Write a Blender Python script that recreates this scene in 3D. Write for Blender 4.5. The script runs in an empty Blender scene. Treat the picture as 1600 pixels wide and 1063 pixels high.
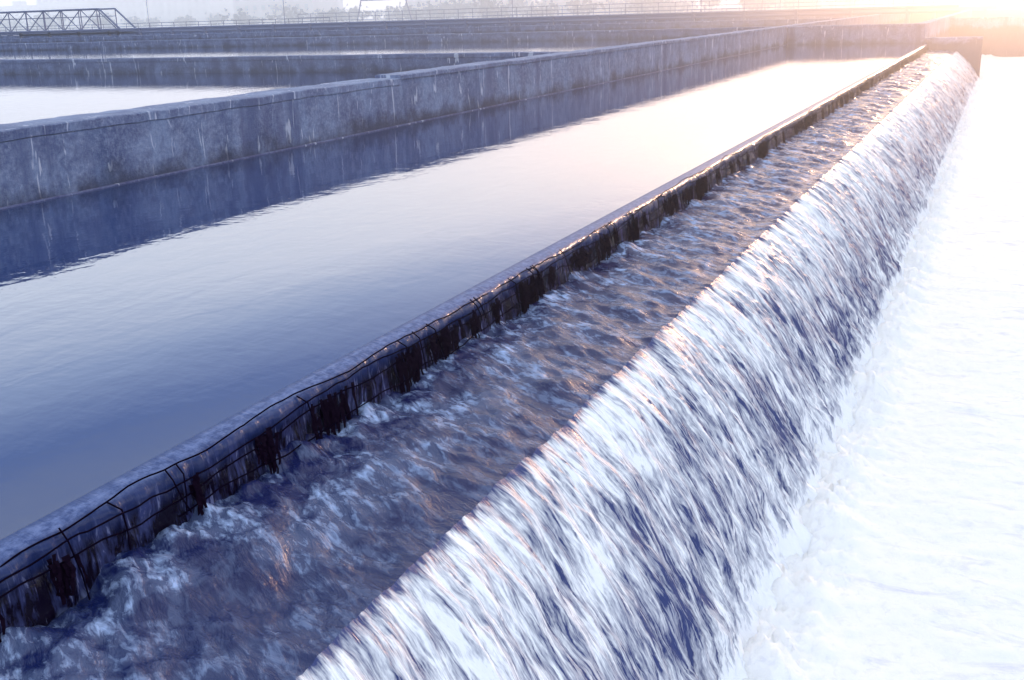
import bpy, math, random
import numpy as np
from mathutils import Matrix, Vector
random.seed(4)
S=bpy.context.scene
S.view_settings.view_transform='Standard'
try: S.view_settings.look='None'
except Exception: pass
S.view_settings.exposure=0

# ------------------------------------------------------------ noise helpers
def _h(ix,iy,seed):
    n=(ix.astype(np.int64)*374761393+iy.astype(np.int64)*668265263+seed*974711)&0xffffffff
    n=((n^(n>>13))*1274126177)&0xffffffff
    n=n^(n>>16)
    return (n&0xffff)/65535.0
def vn(x,y,seed=0):
    x=np.asarray(x,float);y=np.asarray(y,float)
    ix=np.floor(x);iy=np.floor(y);fx=x-ix;fy=y-iy
    fx=fx*fx*fx*(fx*(fx*6-15)+10);fy=fy*fy*fy*(fy*(fy*6-15)+10)
    a=_h(ix,iy,seed);b=_h(ix+1,iy,seed);c=_h(ix,iy+1,seed);d=_h(ix+1,iy+1,seed)
    return (a*(1-fx)+b*fx)*(1-fy)+(c*(1-fx)+d*fx)*fy-0.5
def fbm(x,y,o=4,seed=0,g=0.5):
    r=0;a=1
    for i in range(o):
        r=r+a*vn(x*2**i+i*17.3,y*2**i+i*9.1,seed+i);a*=g
    return r

# ------------------------------------------------------------ mesh helpers
def new_obj(name,me,mat=None,parent=None,smooth=False):
    ob=bpy.data.objects.new(name,me);S.collection.objects.link(ob)
    if mat: me.materials.append(mat)
    if parent: ob.parent=parent
    if smooth: me.polygons.foreach_set('use_smooth',[True]*len(me.polygons))
    return ob
def grid(name,P,U,V,mat,parent=None):
    ny,nx=P.shape[:2]
    me=bpy.data.meshes.new(name)
    idx=np.arange(ny*nx).reshape(ny,nx)
    q=np.stack([idx[:-1,:-1],idx[:-1,1:],idx[1:,1:],idx[1:,:-1]],-1).reshape(-1,4)
    n=len(q)
    me.vertices.add(ny*nx);me.vertices.foreach_set('co',P.reshape(-1).astype(np.float32))
    me.loops.add(n*4);me.loops.foreach_set('vertex_index',q.reshape(-1).astype(np.int32))
    me.polygons.add(n);me.polygons.foreach_set('loop_start',(np.arange(n)*4).astype(np.int32))
    me.polygons.foreach_set('loop_total',np.full(n,4,np.int32))
    uv=me.uv_layers.new(name='UVMap')
    uvd=np.stack([np.broadcast_to(U,(ny,nx)).reshape(-1),np.broadcast_to(V,(ny,nx)).reshape(-1)],-1)[q.reshape(-1)]
    uv.data.foreach_set('uv',uvd.reshape(-1).astype(np.float32))
    me.update(calc_edges=True);me.validate()
    return new_obj(name,me,mat,parent,True)
class MB:
    def __init__(s): s.v=[];s.f=[]
    def box(s,x0,x1,y0,y1,z0,z1):
        b=len(s.v)
        s.v+=[(x0,y0,z0),(x1,y0,z0),(x1,y1,z0),(x0,y1,z0),(x0,y0,z1),(x1,y0,z1),(x1,y1,z1),(x0,y1,z1)]
        s.f+=[tuple(b+i for i in f) for f in ((0,3,2,1),(4,5,6,7),(0,1,5,4),(1,2,6,5),(2,3,7,6),(3,0,4,7))]
    def bar(s,a,b,r,n=6):
        a=Vector(a);b=Vector(b);d=(b-a).normalized()
        u=d.orthogonal().normalized();w=d.cross(u);k=len(s.v)
        for p in (a,b):
            for i in range(n):
                t=2*math.pi*i/n
                s.v.append(tuple(p+r*(math.cos(t)*u+math.sin(t)*w)))
        for i in range(n):
            j=(i+1)%n;s.f.append((k+i,k+j,k+n+j,k+n+i))
        s.f.append(tuple(k+i for i in range(n))[::-1]);s.f.append(tuple(k+n+i for i in range(n)))
    def make(s,name,mat,parent=None,bevel=0):
        me=bpy.data.meshes.new(name);me.from_pydata(s.v,[],s.f);me.update()
        ob=new_obj(name,me,mat,parent)
        if bevel:
            m=ob.modifiers.new('b','BEVEL');m.width=bevel;m.segments=2
        return ob
def empty(name):
    e=bpy.data.objects.new(name,None);S.collection.objects.link(e);return e

# ------------------------------------------------------------ node helpers
class NT:
    def __init__(s,name):
        s.m=bpy.data.materials.new(name);s.m.use_nodes=True;s.t=s.m.node_tree;s.n=s.t.nodes;s.n.clear()
        s.out=s.n.new('ShaderNodeOutputMaterial')
    def N(s,t,**k):
        nd=s.n.new(t)
        for a,b in k.items(): setattr(nd,a,b)
        return nd
    def L(s,a,b): s.t.links.new(a,b)
    def setin(s,sock,v):
        if isinstance(v,bpy.types.NodeSocket): s.L(v,sock)
        else: sock.default_value=v
    def noise(s,vec,scale=1,detail=4,rough=.55,dist=0):
        n=s.N('ShaderNodeTexNoise');s.L(vec,n.inputs['Vector'])
        n.inputs['Scale'].default_value=scale;n.inputs['Detail'].default_value=detail
        n.inputs['Roughness'].default_value=rough;n.inputs['Distortion'].default_value=dist
        return n.outputs['Fac']
    def mapp(s,vec,sc=(1,1,1),rot=(0,0,0),loc=(0,0,0)):
        n=s.N('ShaderNodeMapping');s.L(vec,n.inputs['Vector'])
        n.inputs['Scale'].default_value=sc;n.inputs['Rotation'].default_value=rot;n.inputs['Location'].default_value=loc
        return n.outputs[0]
    def ramp(s,fac,stops,interp='LINEAR'):
        n=s.N('ShaderNodeValToRGB');s.L(fac,n.inputs[0]);n.color_ramp.interpolation=interp
        e=n.color_ramp.elements
        while len(e)<len(stops): e.new(.5)
        for i,(p,c) in enumerate(stops):
            e[i].position=p
            e[i].color=(c,c,c,1) if not isinstance(c,tuple) else (*c,1)
        return n.outputs[0]
    def math(s,op,a,b=0,c=None,clamp=False):
        n=s.N('ShaderNodeMath',operation=op,use_clamp=clamp)
        s.setin(n.inputs[0],a);s.setin(n.inputs[1],b)
        if c is not None: s.setin(n.inputs[2],c)
        return n.outputs[0]
    def mix(s,fac,a,b,mode='MIX'):
        n=s.N('ShaderNodeMix',data_type='RGBA',blend_type=mode)
        s.setin(n.inputs[0],fac)
        for k,v in ((6,a),(7,b)):
            if isinstance(v,tuple): v=(*v,1)
            s.setin(n.inputs[k],v)
        return n.outputs[2]
    def sep(s,v):
        n=s.N('ShaderNodeSeparateXYZ');s.L(v,n.inputs[0]);return n.outputs
    def bump(s,h,dist,strength=1):
        n=s.N('ShaderNodeBump');s.L(h,n.inputs['Height']);n.inputs['Distance'].default_value=dist
        n.inputs['Strength'].default_value=strength;return n.outputs[0]
    def bsdf(s,col,rough,ior=1.5,normal=None,metal=0,spec=None):
        n=s.N('ShaderNodeBsdfPrincipled')
        s.setin(n.inputs['Base Color'],(*col,1) if isinstance(col,tuple) else col)
        s.setin(n.inputs['Roughness'],rough);s.setin(n.inputs['IOR'],ior)
        s.setin(n.inputs['Metallic'],metal)
        if normal is not None: s.L(normal,n.inputs['Normal'])
        s.L(n.outputs[0],s.out.inputs[0]);return n
    @property
    def pos(s): return s.N('ShaderNodeNewGeometry').outputs['Position']
    @property
    def uv(s): return s.N('ShaderNodeTexCoord').outputs['UV']

# ------------------------------------------------------------ materials
def mat_concrete(name,base,dark,light,wet_z=None):
    m=NT(name);p=m.pos
    n1=m.noise(p,1.5,8,.65);n2=m.noise(p,22,5,.75);n3=m.noise(p,90,3,.7);n4=m.noise(p,5,6,.7,.5)
    col=m.mix(m.ramp(n1,[(.38,0.),(.60,1.)]),dark,base)
    col=m.mix(m.math('MULTIPLY',m.ramp(n2,[(.42,0.),(.68,1.)]),.65),col,light)
    col=m.mix(m.math('MULTIPLY',m.ramp(n4,[(.50,0.),(.62,1.)]),.55),col,dark)
    st=m.noise(m.mapp(p,(2.6,2.6,.45)),1,6,.65,.4)
    col=m.mix(m.math('MULTIPLY',m.ramp(st,[(.50,0.),(.64,1.)]),.75),col,dark)
    dr=m.noise(m.mapp(p,(9,9,1.3),loc=(3,9,2)),1,2,.5,1.1)
    col=m.mix(m.math('MULTIPLY',m.ramp(dr,[(.66,0.),(.69,1.)]),.7),col,(.70,.74,.86))
    dr2=m.noise(m.mapp(p,(3,3,.8),loc=(13,2,5)),1,3,.6,.8)
    col=m.mix(m.math('MULTIPLY',m.ramp(dr2,[(.675,0.),(.705,1.)]),.7),col,(.65,.70,.83))
    if wet_z is not None:
        z=m.sep(p)[2]
        w=m.math('ADD',m.math('MULTIPLY',m.math('SUBTRACT',z,wet_z),3.0),m.math('MULTIPLY',m.math('SUBTRACT',n1,.5),2.6))
        wf=m.ramp(w,[(0.05,1.),(.7,0.)])
        col=m.mix(m.math('MULTIPLY',wf,.82),col,tuple(c*.35 for c in dark))
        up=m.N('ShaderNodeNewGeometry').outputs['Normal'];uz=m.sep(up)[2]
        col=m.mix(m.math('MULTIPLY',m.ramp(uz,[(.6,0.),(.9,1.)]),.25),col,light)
    h=m.math('ADD',m.math('MULTIPLY',n2,.7),m.math('MULTIPLY',n3,.5))
    m.bsdf(col,.85,1.4,m.bump(h,.03,.9));return m.m
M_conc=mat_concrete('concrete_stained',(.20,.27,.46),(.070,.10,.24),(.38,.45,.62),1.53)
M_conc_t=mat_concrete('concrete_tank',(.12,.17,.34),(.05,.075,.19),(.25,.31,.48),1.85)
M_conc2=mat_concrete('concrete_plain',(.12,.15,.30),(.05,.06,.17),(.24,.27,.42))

def mat_calm():
    m=NT('calm_water');p=m.pos
    a=m.noise(m.mapp(p,(2.4,1.1,1),rot=(0,0,.4)),1.6,3,.5,.3)
    b=m.noise(m.mapp(p,(5,9,1)),1.5,3,.5)
    h=m.math('ADD',a,m.math('MULTIPLY',b,.25))
    m.bsdf((.008,.028,.12),.02,1.95,m.bump(h,.012,.22));return m.m
M_calm=mat_calm()

def mat_channel():
    m=NT('channel_water');uv=m.uv
    w=m.mapp(uv,(1,1,1),rot=(0,0,-.6))
    st=m.noise(m.mapp(w,(12,4,1)),1,6,.58,.8)
    bl=m.noise(uv,2.6,5,.6,.5)
    fine=m.noise(m.mapp(w,(34,11,1)),1,5,.65,.6)
    u,v,_=m.sep(uv)
    near=m.ramp(v,[(.0,1.),(.35,.85),(.7,.40),(1.,.15)])
    f1=m.ramp(m.math('MULTIPLY_ADD',st,.55,m.math('MULTIPLY',fine,.45)),[(.49,0.),(.60,1.)])
    patch=m.ramp(bl,[(.48,0.),(.58,1.)])
    far=m.ramp(m.math('DIVIDE',u,40.),[(.06,.16),(.3,1.)])
    foam=m.math('MULTIPLY',m.math('MULTIPLY_ADD',f1,.8,.2),m.math('MULTIPLY',patch,near),clamp=True)
    foam=m.math('ADD',m.math('MULTIPLY',foam,.85),m.math('MULTIPLY',f1,m.math('MULTIPLY',far,.55)),clamp=True)
    wat=m.mix(m.ramp(m.math('DIVIDE',u,30.),[(.05,0.),(.5,1.)]),(.004,.012,.08),(.035,.022,.08))
    col=m.mix(foam,wat,(.40,.53,.84))
    h=m.math('ADD',st,m.math('MULTIPLY',fine,.35))
    r=m.math('MULTIPLY_ADD',foam,.4,.20)
    m.bsdf(col,r,1.33,m.bump(h,.035,.6));return m.m
M_chan=mat_channel()

def mat_fall():
    m=NT('falling_water');uv=m.uv
    wob=m.noise(uv,2.5,3,.5)
    u0,v0,_=m.sep(uv)
    u=m.math('ADD',m.math('MULTIPLY_ADD',v0,.30,u0),m.math('MULTIPLY',wob,.08))
    c=m.N('ShaderNodeCombineXYZ');m.L(u,c.inputs[0]);m.L(v0,c.inputs[1])
    C=c.outputs[0]
    s1=m.noise(m.mapp(C,(15,3.0,1)),1,5,.62,.25)
    s2=m.noise(m.mapp(C,(46,6,1),loc=(5,2,0)),1,4,.62,.3)
    s3=m.noise(m.mapp(C,(120,14,1)),1,3,.6)
    big=m.noise(m.mapp(C,(1.6,1.2,1)),1,3,.5)
    t=m.math('ADD',m.math('MULTIPLY',s1,.46),m.math('MULTIPLY',s2,.40))
    t=m.math('ADD',t,m.math('MULTIPLY',s3,.18))
    t=m.math('ADD',t,m.math('MULTIPLY',m.math('SUBTRACT',big,.5),.30))
    bias=m.ramp(m.math('DIVIDE',v0,1.7),[(0.,-.0),(.05,.09),(.30,.055),(.62,.01),(.80,.05),(.95,.40)])
    t=m.math('ADD',t,bias)
    wf=m.ramp(t,[(.48,0.),(.55,.40),(.65,1.)])
    lip=m.ramp(m.math('ADD',v0,m.math('MULTIPLY',m.math('SUBTRACT',s1,.5),.30)),[(.0,0.),(.04,1.)])
    wf=m.math('MULTIPLY',wf,lip)
    col=m.mix(wf,(.035,.05,.17),(.93,.94,.97))
    h=m.math('ADD',s1,m.math('MULTIPLY',s2,.6))
    m.bsdf(col,m.math('MULTIPLY_ADD',wf,.4,.25),1.33,m.bump(h,.022,.7));return m.m
M_fall=mat_fall()

def mat_foam():
    m=NT('foam');p=m.pos
    n=m.noise(p,13,8,.75,.5);f=m.noise(p,80,4,.7)
    g=m.noise(m.mapp(p,(1.5,4.2,1),rot=(0,0,-.25)),1.3,7,.68,.9)
    vor=m.N('ShaderNodeTexVoronoi',feature='F1');m.L(p,vor.inputs['Vector']);vor.inputs['Scale'].default_value=38
    x=m.sep(p)[0]
    a=m.math('ADD',g,m.math('MULTIPLY',m.math('MINIMUM',x,3.),.07))
    d=m.math('MULTIPLY',m.ramp(a,[(.54,0.),(.76,1.)]),.5)
    near=m.ramp(m.math('MULTIPLY',m.math('ADD',x,1.),.6),[(0.,1.),(1.,.30)])
    d=m.math('ADD',d,m.math('MULTIPLY',m.ramp(n,[(.32,1.),(.48,0.)]),m.math('MULTIPLY',near,.30)))
    d=m.math('ADD',d,m.math('MULTIPLY',vor.outputs['Distance'],.05),clamp=True)
    col=m.mix(d,(.985,.98,.99),(.42,.43,.62))
    h=m.math('ADD',n,m.math('MULTIPLY',f,.6))
    b=m.bsdf(col,.7,1.2,m.bump(h,.025,.40))
    b.inputs['Subsurface Weight'].default_value=.5;b.inputs['Subsurface Radius'].default_value=(.07,.07,.075);b.inputs['Subsurface Scale'].default_value=1.
    return m.m
M_foam=mat_foam()

def mat_nappe():
    m=NT('weir_nappe');uv=m.uv
    u,v,_=m.sep(uv)
    s=m.noise(m.mapp(uv,(9,3,1)),1,5,.6,.5);s2=m.noise(m.mapp(uv,(44,8,1)),1,4,.6,.3)
    mot=m.noise(m.mapp(uv,(16,26,1)),1,5,.7)
    t=m.math('ADD',m.math('MULTIPLY',s,.6),m.math('MULTIPLY',s2,.4))
    veil=m.ramp(t,[(.47,0.),(.60,1.)])
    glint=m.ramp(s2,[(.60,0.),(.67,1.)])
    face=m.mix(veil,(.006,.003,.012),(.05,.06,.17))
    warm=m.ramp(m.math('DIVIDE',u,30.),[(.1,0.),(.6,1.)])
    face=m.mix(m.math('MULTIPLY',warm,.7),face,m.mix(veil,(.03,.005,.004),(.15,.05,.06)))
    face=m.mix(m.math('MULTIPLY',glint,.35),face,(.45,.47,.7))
    vv=m.math('ADD',v,m.math('MULTIPLY',m.math('SUBTRACT',s,.5),.14))
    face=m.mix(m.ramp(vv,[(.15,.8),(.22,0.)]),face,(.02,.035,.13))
    lip=m.ramp(m.math('ADD',v,m.math('MULTIPLY',m.math('SUBTRACT',s,.5),.04)),[(.08,1.),(.125,0.)])
    foot=m.ramp(m.math('ADD',v,m.math('MULTIPLY',m.math('SUBTRACT',s,.5),.22)),[(.37,0.),(.43,1.)])
    lc=m.mix(m.ramp(mot,[(.42,0.),(.62,1.)]),(.03,.06,.19),(.12,.17,.36))
    lc=m.mix(m.ramp(v,[(0.,1.),(.03,0.)]),lc,(.015,.04,.15))
    col=m.mix(lip,face,lc)
    col=m.mix(m.math('MULTIPLY',foot,.6),col,(.3,.36,.58))
    m.bsdf(col,m.math('MULTIPLY_ADD',lip,.22,.14),1.33,m.bump(m.math('ADD',t,m.math('MULTIPLY',mot,.2)),.012,.8));return m.m
M_nappe=mat_nappe()

def mat_simple(name,c,rough=.7,c2=None,scale=8,metal=0,ior=1.45):
    m=NT(name);n=m.noise(m.pos,scale,5,.6)
    m.bsdf(m.mix(n,c,c2 or tuple(k*.6 for k in c)),rough,ior,m.bump(n,.01,.4),metal);return m.m
M_weed=mat_simple('wet_algae',(.010,.003,.012),.7,(.003,.001,.006),60,0,1.12)
M_wire=mat_simple('rusty_wire',(.006,.003,.012),.95,None,60,0,1.05)
M_steel=mat_simple('painted_steel',(.14,.18,.34),.5)
M_rail=mat_simple('galvanised_rail',(.42,.46,.60),.45)
M_ground=mat_simple('ground_earth',(.16,.16,.20),.9,(.09,.10,.13),.2)
M_leaf=mat_simple('tree_leaves',(.07,.09,.11),.8,(.03,.045,.07),.6)
M_bark=mat_simple('bark',(.08,.07,.08),.9)
M_facades=[mat_simple('render_facade_a',(.42,.40,.42),.8,(.36,.34,.36),1),mat_simple('render_facade_b',(.33,.31,.35),.8,None,1),mat_simple('render_facade_c',(.45,.42,.40),.8,(.38,.35,.34),1)]
M_win=mat_simple('window_glass',(.05,.06,.09),.1)
M_roof=mat_simple('roof_tiles',(.20,.15,.16),.8)

# ------------------------------------------------------------ adaptive spacing along the channel
YE=49.0
def yspace(a,b,d0,k,yc=1.5):
    ys=[a]
    while ys[-1]<b: ys.append(ys[-1]+ (d0+k*max(ys[-1]-yc,0) if ys[-1]>yc else .05))
    ys[-1]=b
    return np.array(ys)
ys=yspace(-3,YE,.008,.0025)

def fdisp(u,s):
    # s = arc distance from crest, negative upstream
    uu=u+.30*np.maximum(s,0)
    st=fbm(uu*10,s*2.2,4,3,.55)
    big=fbm(uu*1.5,s*1.1,2,11)
    k=np.clip((s+.12)/.35,0,1)
    return (.045*st+.03*big)*(0.25+.75*k)
def cdisp(u,x):
    c,sn=math.cos(-.6),math.sin(-.6)
    a=u*c-x*sn;b=u*sn+x*c
    return .050*fbm(a*6,b*2.6,4,21,.5)+.040*fbm(a*1.8,b*1.2,2,29)

XC=-1.885;ZC=1.20;XW=-2.95
xs=np.linspace(XW-.03,XC,74)
Y,X=np.meshgrid(ys,xs,indexing='ij')
s=X-XC
bl=np.clip(-s/.22,0,1);bl=bl*bl*(3-2*bl)
Z=1.22+ (XC-X)*.015 -.025*np.clip((X-XW)/(XC-XW),0,1)**3
Z=ZC+(Z-ZC)*bl+ fdisp(Y,s)*(1-bl)+cdisp(Y,X)*bl
ft=np.exp(-((X-XW)/.14)**2)
Z+=ft*(.06*fbm(Y*7,X*7,4,41)-.005)
ch=grid('channel_water',np.stack([X,Y,Z],-1),Y,X-XW,M_chan)

t=np.linspace(0,1.10,112)
xp=XC+t;zp=ZC-(.42*t+.72*t*t)
dx=np.gradient(xp);dz=np.gradient(zp);L=np.hypot(dx,dz);nxp=-dz/L;nzp=dx/L
arc=np.concatenate([[0],np.cumsum(np.hypot(np.diff(xp),np.diff(zp)))])
Y,T=np.meshgrid(ys,arc,indexing='ij')
D=fdisp(Y,T)
k=np.clip(T/.25,0,1)
nx_=nxp[None,:]*k;nz_=nzp[None,:]*k+(1-k)
ragg=np.clip((T-.9)/.6,0,1)
D=D*(1+1.1*ragg)+ragg*.05*fbm(Y*5,T*4,3,77)
X=xp[None,:]+nx_*D;Z=zp[None,:]+nz_*D
grid('waterfall',np.stack([X,Y,Z],-1),Y,T,M_fall)

# foam pool below
yf=yspace(-3,70,.018,.004)
xf=[-1.6]
while xf[-1]<26: xf.append(xf[-1]+(.018 if xf[-1]<1.2 else .018+.06*(xf[-1]-1.2)))
xf=np.array(xf)
Y,X=np.meshgrid(yf,xf,indexing='ij')
e=np.exp(-(np.maximum(X+.80,0)/.20)**2)
Z=.025*fbm(X*1.2,Y*1.2,2,51,.5)+e*(.08+.12*fbm(X*2.6,Y*3.4,3,55,.5)+.11*np.abs(fbm(X*9,Y*9,4,57,.65)))+.008*fbm(X*14,Y*14,3,58)+.014*np.abs(fbm(X*3.5,Y*5.5,4,91,.6))
grid('foam_water',np.stack([X,Y,Z],-1),Y,X,M_foam)

# settling basin
ZB=1.55
XL=-3.06
xb=np.concatenate([np.linspace(-8.75,-4.7,12)[:-1],np.linspace(-4.7,XL,60)])
yb=yspace(-12,YE,.06,.01)
Y,X=np.meshgrid(yb,xb,indexing='ij')
q=np.clip((X-(XL-1.4))/1.4,0,1)
Z=ZB-.060*q**2.6
grid('settling_basin_water',np.stack([X,Y,Z],-1),Y,X,M_calm)

# nappe over first weir
pts=np.array([(-3.06,1.490),(-3.02,1.485),(-2.985,1.476),(-2.958,1.463),(-2.943,1.440),(-2.937,1.41),(-2.934,1.37),(-2.93,1.32),(-2.928,1.26),(-2.92,1.19),(-2.91,1.10)])
a0=np.concatenate([[0],np.cumsum(np.hypot(*np.diff(pts,axis=0).T))])
aa=np.linspace(0,a0[-1],38);px=np.interp(aa,a0,pts[:,0]);pz=np.interp(aa,a0,pts[:,1])
Y,A=np.meshgrid(ys,aa,indexing='ij')
k=np.clip((A-.07)/.12,0,1)
D=k*(.028*fbm(Y*2.4,A*3,3,61)+.022*fbm(Y*18,A*6,3,64))
Z=pz[None,:]+.004*fbm(Y*7,A*2,2,66)*k
X=px[None,:]+D
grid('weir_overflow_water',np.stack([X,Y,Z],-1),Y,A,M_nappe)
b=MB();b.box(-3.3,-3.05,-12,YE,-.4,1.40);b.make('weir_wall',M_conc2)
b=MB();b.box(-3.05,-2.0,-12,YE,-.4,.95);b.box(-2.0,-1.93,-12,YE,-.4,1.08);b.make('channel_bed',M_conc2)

def polyline(name,lines,r,mat):
    cu=bpy.data.curves.new(name,'CURVE');cu.dimensions='3D';cu.bevel_depth=r;cu.bevel_resolution=1
    for pl in lines:
        sp=cu.splines.new('POLY');sp.points.add(len(pl)-1)
        for i,p in enumerate(pl): sp.points[i].co=(*p,1)
    ob=bpy.data.objects.new(name,cu);S.collection.objects.link(ob);cu.materials.append(mat);return ob
yw=yspace(-3,YE,.03,.006)
lines=[]
for j,(x0,z0) in enumerate([(-2.945,1.468),(-2.915,1.440),(-2.90,1.395),(-2.885,1.30)]):
    w1=fbm(yw*1.8,yw*0+j*5,4,81,.6);w2=fbm(yw*1.3,yw*0+j*7,4,85,.6)
    sag=.022*np.abs(np.sin(yw*1.9+j+1.5*w1))
    pl=[(x0+.025*w1[i],yw[i],z0+.045*w2[i]-(sag[i] if j else 0)) for i in range(len(yw))]
    if j<3: lines.append(pl)
    else:   # lowest strand survives only in places
        run=[]
        for i,p in enumerate(pl):
            if vn(p[1]*.8,3.3,99)>.02: run.append(p)
            elif len(run)>3: lines.append(run);run=[]
            else: run=[]
y=-1.
while y<30:
    if random.random()<.75:
        a,b_,c=(random.uniform(-.05,.05) for _ in range(3));zz=random.choice([1.34,1.28,1.16])
        lines.append([(-2.96,y,1.475),(-2.912,y+a*.5,1.44),(-2.897,y+a*.5+b_*.5,(1.44+zz)/2),(-2.885,y+a*.5+b_+c*.4,zz)])
    y+=random.choice([.05,.09,.2,.45,.6])*random.uniform(.7,1.3)
polyline('wire_mesh_guard',lines,.0036,M_wire)

# hanging weed clumps
v=[];f=[]
y=-1.
while y<YE-1:
    w=random.choice([.012,.016,.025,.05,.09])
    dens=int(random.uniform(5,9)+w*220)
    L0=random.uniform(.08,.26)
    for _ in range(dens):
        yy=y+random.gauss(0,w);z0=1.43-random.uniform(0,.08)
        ln=L0*random.uniform(.5,1.1);sg=6;hw=random.uniform(.005,.014)
        bx=-2.912+random.uniform(-.01,.02);by=yy;k=len(v)
        for i in range(sg+1):
            q=i/sg;bb=bx+.025*q+random.uniform(-.005,.005);by+=random.uniform(-.010,.007)
            ww=hw*(1-.6*q)*random.uniform(.6,1.3)
            v+= [(bb,by-ww,z0-ln*q),(bb+.006,by+ww,z0-ln*q)]
        for i in range(sg): f.append((k+2*i,k+2*i+1,k+2*i+3,k+2*i+2))
    y+=random.choice([.06,.1,.2,.35,.6])*random.uniform(.7,1.3)*(1 if y<12 else 1.3)
me=bpy.data.meshes.new('algae');me.from_pydata(v,[],f);me.update();new_obj('hanging_algae',me,M_weed)

# ------------------------------------------------------------ concrete walls
WX=-8.65
import bmesh
def wall_strip(name,axis,c0,c1,a0_,a1_,z0,z1,mat,cope=.09,over=.012,step=.25,seed=0,ledge=False):
    n=max(2,int((a1_-a0_)/step));A=np.linspace(a0_,a1_,n)
    prof=[(c1,z0),(c1,z1-cope-.012),(c1-.012,z1-cope-.006),(c1+over,z1-cope),(c1+over,z1-.012),(c1+over-.014,z1),
          (c0-over+.014,z1),(c0-over,z1-.012),(c0-over,z1-cope),(c0,z1-cope-.012),(c0,z0)]
    P=np.zeros((n,len(prof),3))
    for j,(c,z) in enumerate(prof):
        jit=.014*fbm(A*1.7,A*0+j//2,5,100+seed,.6);jz=.018*fbm(A*1.1,A*0,5,120+seed,.65)*(1 if z>z1-.2 else 0)
        P[:,j,0 if axis=='y' else 1]=c+jit;P[:,j,1 if axis=='y' else 0]=A;P[:,j,2]=z+jz
    if axis=='x': P=P[::-1]
    ob=grid(name,P,0,0,mat)
    ob.data.polygons.foreach_set('use_smooth',[False]*len(ob.data.polygons))
    bm=bmesh.new();bm.from_mesh(ob.data)
    m=len(prof);bm.verts.ensure_lookup_table()
    bm.faces.new([bm.verts[i] for i in range(m)]);bm.faces.new([bm.verts[(n-1)*m+i] for i in range(m)][::-1])
    bmesh.ops.recalc_face_normals(bm,faces=bm.faces);bm.to_mesh(ob.data);bm.free()
    return ob
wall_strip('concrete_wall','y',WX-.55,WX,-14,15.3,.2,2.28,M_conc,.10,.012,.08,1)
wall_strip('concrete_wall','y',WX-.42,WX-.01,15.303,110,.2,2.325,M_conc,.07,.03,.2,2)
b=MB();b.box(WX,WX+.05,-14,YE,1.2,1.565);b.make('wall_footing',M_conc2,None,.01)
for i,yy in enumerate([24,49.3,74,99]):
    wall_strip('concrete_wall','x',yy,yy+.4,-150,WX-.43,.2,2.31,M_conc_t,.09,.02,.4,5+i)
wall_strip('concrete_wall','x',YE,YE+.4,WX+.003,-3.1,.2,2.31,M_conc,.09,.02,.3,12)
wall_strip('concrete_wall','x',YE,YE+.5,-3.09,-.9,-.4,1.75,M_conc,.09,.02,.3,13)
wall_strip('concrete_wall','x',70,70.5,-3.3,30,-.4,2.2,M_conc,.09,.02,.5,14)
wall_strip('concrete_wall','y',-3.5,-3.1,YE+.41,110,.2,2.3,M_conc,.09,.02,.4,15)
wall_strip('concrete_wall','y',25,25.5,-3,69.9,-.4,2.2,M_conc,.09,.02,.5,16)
for i,(x0,x1,y0,y1,z) in enumerate([(-150,WX-.5,-14,110,1.90),(WX-.1,-3.3,YE+.2,110,1.5)]):
    me=bpy.data.meshes.new('w');me.from_pydata([(x0,y0,z),(x1,y0,z),(x1,y1,z),(x0,y1,z)],[],[(0,1,2,3)])
    new_obj('tank_water',me,M_calm)

me=bpy.data.meshes.new('ground');me.from_pydata([(-4000,-60,-.5),(4000,-60,-.5),(4000,110,-.5),(-4000,110,-.5),(-4000,110.5,2.2),(4000,110.5,2.2),(4000,6000,2.2),(-4000,6000,2.2)],[],[(0,1,2,3),(3,2,5,4),(4,5,6,7)])
new_obj('ground',me,M_ground)

# ------------------------------------------------------------ far walkway with rails
g=empty('walkway')
b=MB();b.box(-150,-1,101.5,102.6,2.35,2.62)
for i in range(0,75): b.box(-150+i*2,-149.75+i*2,101.7,102.4,1.2,2.35)
b.make('deck',M_steel,g)
def railing(name,x0,x1,y,z,h=1.1,sp=1.6,mat=M_rail,r=.03):
    b=MB();n=int((x1-x0)/sp)
    for i in range(n+1): b.bar((x0+i*sp,y,z),(x0+i*sp,y,z+h),r)
    for k in (1.,.66,.33): b.bar((x0,y,z+h*k),(x0+n*sp,y,z+h*k),r*.9)
    return b.make(name,mat)
railing('railing',-70,-2,102.5,2.62,1.1,1.6)
railing('railing',-60,25,128,2.2,1.2,2.0,M_rail,.04)
railing('railing',-150,-75,118,2.2,1.1,2.0,M_steel,.04)
b=MB()
for z in (2.42,2.75): b.bar((-95,88,z),(-3.4,88,z),.10,10)
for i in range(23): b.box(-95+i*4,-94.8+i*4,87.85,88.15,1.3,2.85)
b.make('pipe_run',M_steel)

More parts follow.
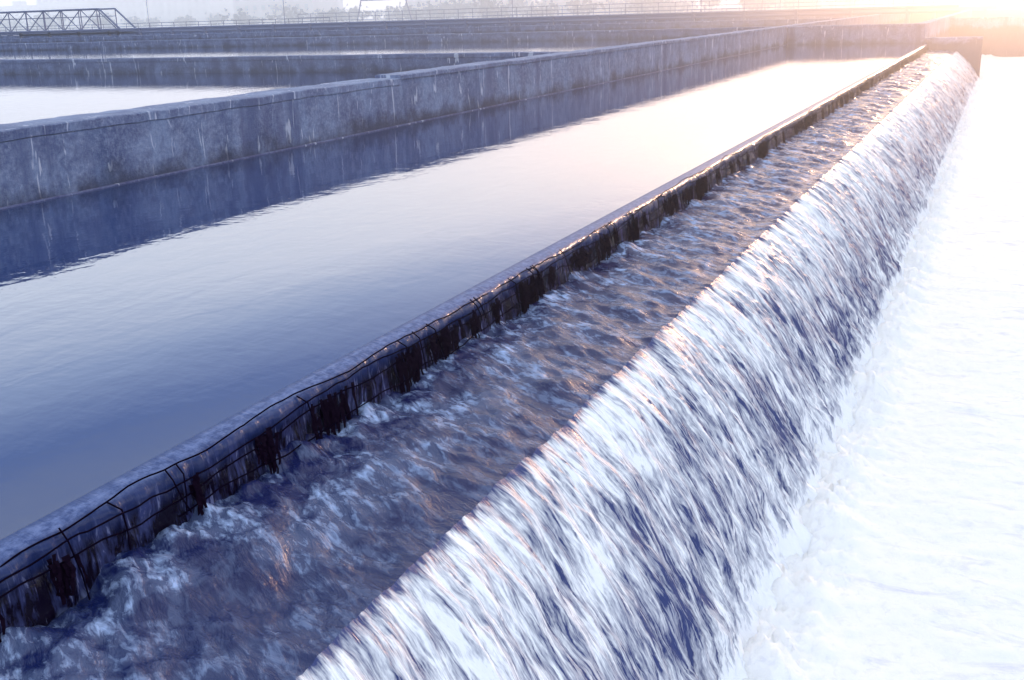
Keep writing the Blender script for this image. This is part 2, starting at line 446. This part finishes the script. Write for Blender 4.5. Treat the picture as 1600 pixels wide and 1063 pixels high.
g=empty('scraper_bridge')
def truss(y,name):
    b=MB();x0,x1=-128,-79.5;n=20;zb,zt=2.75,4.75;dx=(x1-x0)/n
    b.bar((x0,y,zb),(x1,y,zb),.10);b.bar((x0,y,zt),(x1-dx,y,zt),.08);b.bar((x1-dx,y,zt),(x1,y,zb),.09)
    b.bar((x0,y,(zb+zt)/2+.3),(x1-dx,y,(zb+zt)/2+.3),.03)
    for i in range(n):
        xa=x0+i*dx
        b.bar((xa,y,zb),(xa,y,zt),.05)
        if i<n-1: b.bar((xa,y,zb if i%2 else zt),(xa+dx,y,zt if i%2 else zb),.05)
    b.make(name,M_steel,g)
truss(86,'side_truss');truss(88.2,'side_truss_rear')
b=MB();b.box(-128,-79.5,86,88.2,2.62,2.70);b.make('deck',M_steel,g)
b=MB()
for x in (-81,-100,-120):
    b.box(x-.15,x+.15,86.9,87.2,1.2,2.6)
b.make('legs',M_steel,g)

def lamp(x,y,h):
    g=empty('street_lamp');b=MB()
    b.bar((x,y,2.2),(x,y,2.2+h),.07,8);b.bar((x,y,2.2),(x,y,3.0),.12,8);b.bar((x,y,2.2+h),(x-.5,y,2.3+h),.05);b.bar((x,y,2.2+h),(x+.5,y,2.3+h),.05);b.make('pole',M_steel,g)
    b=MB();b.box(x-.95,x-.4,y-.15,y+.15,2.24+h,2.38+h);b.box(x+.4,x+.95,y-.15,y+.15,2.24+h,2.38+h);b.make('heads',M_rail,g,.03)
lamp(-105,150,4.6);lamp(-150,170,6);lamp(-38,150,7);lamp(-70,160,6)
b=MB()
for a,c in (((-104,170,2.2),(-100,170,16)),((-93,170,2.2),(-97,170,16)),((-103,170,6),(-94,170,6))): b.bar(a,c,.12)
b.make('lattice_mast',M_steel)

# ------------------------------------------------------------ city
def building(x,y,w,d,h,mat,nf,name='apartment_building'):
    g=empty(name);b=MB();z=2.2
    b.box(x,x+w,y,y+d,z,z+h);b.make('walls',mat,g)
    b=MB();b.box(x-.5,x+w+.5,y-.5,y+d+.5,z+h,z+h+.6);b.box(x+w*.3,x+w*.3+4,y+3,y+7,z+h+.6,z+h+2.6);b.make('roof',M_roof,g)
    b=MB();fh=h/nf;nw=int(w/3.2)
    for i in range(nf):
        for j in range(nw):
            xx=x+1+j*3.2
            b.box(xx,xx+1.5,y-.08,y+.2,z+i*fh+.9,z+i*fh+fh-.6)
    b.make('windows',M_win,g)
rx=-640.
while rx<160:
    w=random.uniform(22,60);y=random.uniform(290,370)
    nf=random.choice([2,3,3,4]) if rx<-230 else random.choice([4,5,6])
    building(rx,y,w,14,nf*3.1,random.choice(M_facades),nf)
    rx+=w+random.uniform(0,16)

v=[];f=[];tv=MB()
for i in range(170):
    x=random.uniform(-560,60);y=random.uniform(225,285);h=random.uniform(2.6,5.2);r=h*random.uniform(.5,.8)
    tv.bar((x,y,2.2),(x,y,2.2+h*.5),.2)
    lobes=[(random.gauss(0,r*.7),random.gauss(0,r*.5),random.gauss(0,r*.2)) for _ in range(6)]
    for _ in range(190):
        l=random.choice(lobes);c=Vector((x+l[0]+random.gauss(0,r*.3),y+l[1]+random.gauss(0,r*.3),2.2+h*.45+l[2]+random.gauss(0,r*.27)))
        n=Vector((random.gauss(0,1),random.gauss(0,1),random.gauss(0,1))).normalized();u=n.orthogonal().normalized();w=n.cross(u);s_=random.uniform(.25,.6);k=len(v)
        v+=[tuple(c+s_*u),tuple(c+s_*w),tuple(c-s_*u),tuple(c-s_*w)];f.append((k,k+1,k+2,k+3))
g=empty('distant_trees')
me=bpy.data.meshes.new('foliage');me.from_pydata(v,[],f);me.update();new_obj('foliage',me,M_leaf,g)
tv.make('trunks',M_bark,g)

# ------------------------------------------------------------ haze (near box added for the warm sun glow, city haze beyond)
def glowing_haze(name,box,dens,g,em,emc):
    m=bpy.data.materials.new(name);m.use_nodes=True;nt=m.node_tree;nt.nodes.clear()
    o=nt.nodes.new('ShaderNodeOutputMaterial');vs=nt.nodes.new('ShaderNodeVolumeScatter')
    vs.inputs['Color'].default_value=(.98,.98,1,1);vs.inputs['Density'].default_value=dens;vs.inputs['Anisotropy'].default_value=g
    ve=nt.nodes.new('ShaderNodeEmission');ve.inputs[0].default_value=(*emc,1);ve.inputs[1].default_value=dens*em  # the air itself emits, standing in for multiply scattered light
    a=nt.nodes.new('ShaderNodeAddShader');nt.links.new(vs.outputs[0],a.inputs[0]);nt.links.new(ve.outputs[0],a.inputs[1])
    nt.links.new(a.outputs[0],o.inputs['Volume'])
    b=MB();b.box(*box);b.make(name,m)
glowing_haze('sun_glow_haze',(-18,60,4,103,-1.5,9),.0080,.86,.1,(.6,.72,1.))
glowing_haze('glowing_haze',(-1500,900,103.5,1500,-3,34),.0042,.7,.66,(.70,.81,1.))

# ------------------------------------------------------------ sky and sun
EL=math.radians(7);AZ=math.radians(2)
sd=Vector((math.sin(AZ)*math.cos(EL),math.cos(AZ)*math.cos(EL),math.sin(EL)))
W=bpy.data.worlds.new('World');S.world=W;W.use_nodes=True;nt=W.node_tree;nt.nodes.clear()
N=nt.nodes.new;Lk=nt.links.new
out=N('ShaderNodeOutputWorld');sky=N('ShaderNodeTexSky');sky.sky_type='NISHITA';sky.sun_disc=False
sky.sun_elevation=EL;sky.sun_rotation=AZ;sky.air_density=1.2;sky.dust_density=3
b1=N('ShaderNodeBackground');b1.inputs[1].default_value=.05;Lk(sky.outputs[0],b1.inputs[0])
tc=N('ShaderNodeTexCoord');nrm=N('ShaderNodeVectorMath');nrm.operation='NORMALIZE';Lk(tc.outputs['Generated'],nrm.inputs[0])
sp=N('ShaderNodeSeparateXYZ');Lk(nrm.outputs[0],sp.inputs[0])
r=N('ShaderNodeValToRGB');Lk(sp.outputs[2],r.inputs[0])
# low bright and bluer bands shape water reflections, bright zenith added to whiten foam
e=r.color_ramp.elements;K=1/1.9
stops=[(0.,(.84,.93,1.05)),(.07,(1.0,1.08,1.20)),(.13,(1.38,1.47,1.60)),(.21,(1.38,1.52,1.75)),(.30,(.74,.96,1.40)),(.42,(.28,.44,.92)),(.60,(.95,1.05,1.16)),(1.,(1.14,1.20,1.26))]
while len(e)<len(stops): e.new(.5)
for i,(p_,c_) in enumerate(stops):
    e[i].position=p_;e[i].color=(*[q*K for q in c_],1)
def glow(k,col,add,direction=(.03,1,.03)):
    d=N('ShaderNodeVectorMath');d.operation='DOT_PRODUCT';Lk(nrm.outputs[0],d.inputs[0]);d.inputs[1].default_value=Vector(direction).normalized()
    a=N('ShaderNodeMath');a.operation='MAXIMUM';Lk(d.outputs['Value'],a.inputs[0]);a.inputs[1].default_value=0
    p=N('ShaderNodeMath');p.operation='POWER';Lk(a.outputs[0],p.inputs[0]);p.inputs[1].default_value=k
    mx=N('ShaderNodeMix');mx.data_type='RGBA';mx.blend_type='ADD';Lk(p.outputs[0],mx.inputs[0]);Lk(add,mx.inputs[6]);mx.inputs[7].default_value=(*[q*K*1.15 for q in col],1)
    return mx.outputs[2]
c=glow(120,(4,1.8,.6),r.outputs[0]);c=glow(24,(.60,.13,.0),c)
b2=N('ShaderNodeBackground');b2.inputs[1].default_value=1/K;Lk(c,b2.inputs[0])
ad=N('ShaderNodeAddShader');Lk(b1.outputs[0],ad.inputs[0]);Lk(b2.outputs[0],ad.inputs[1]);Lk(ad.outputs[0],out.inputs[0])
sl=bpy.data.lights.new('sun','SUN');sl.energy=3.4;sl.angle=math.radians(6);sl.color=(1,.58,.36)
so=bpy.data.objects.new('sun',sl);S.collection.objects.link(so);so.rotation_euler=sd.to_track_quat('Z','Y').to_euler()

# ------------------------------------------------------------ camera
cd=bpy.data.cameras.new('camera');cam=bpy.data.objects.new('camera',cd);S.collection.objects.link(cam)
cd.sensor_width=36;cd.lens=38.25;cd.clip_end=8000;cd.clip_start=.05
Rt=Vector((.9157,.4010,-.0287)).normalized();Bk=Vector((.3918,-.8739,.2878)).normalized();Up=Bk.cross(Rt).normalized();Rt=Up.cross(Bk)
M=Matrix((Rt,Up,Bk)).transposed().to_4x4();M.translation=Vector((0,0,3.2));cam.matrix_world=M
S.camera=cam
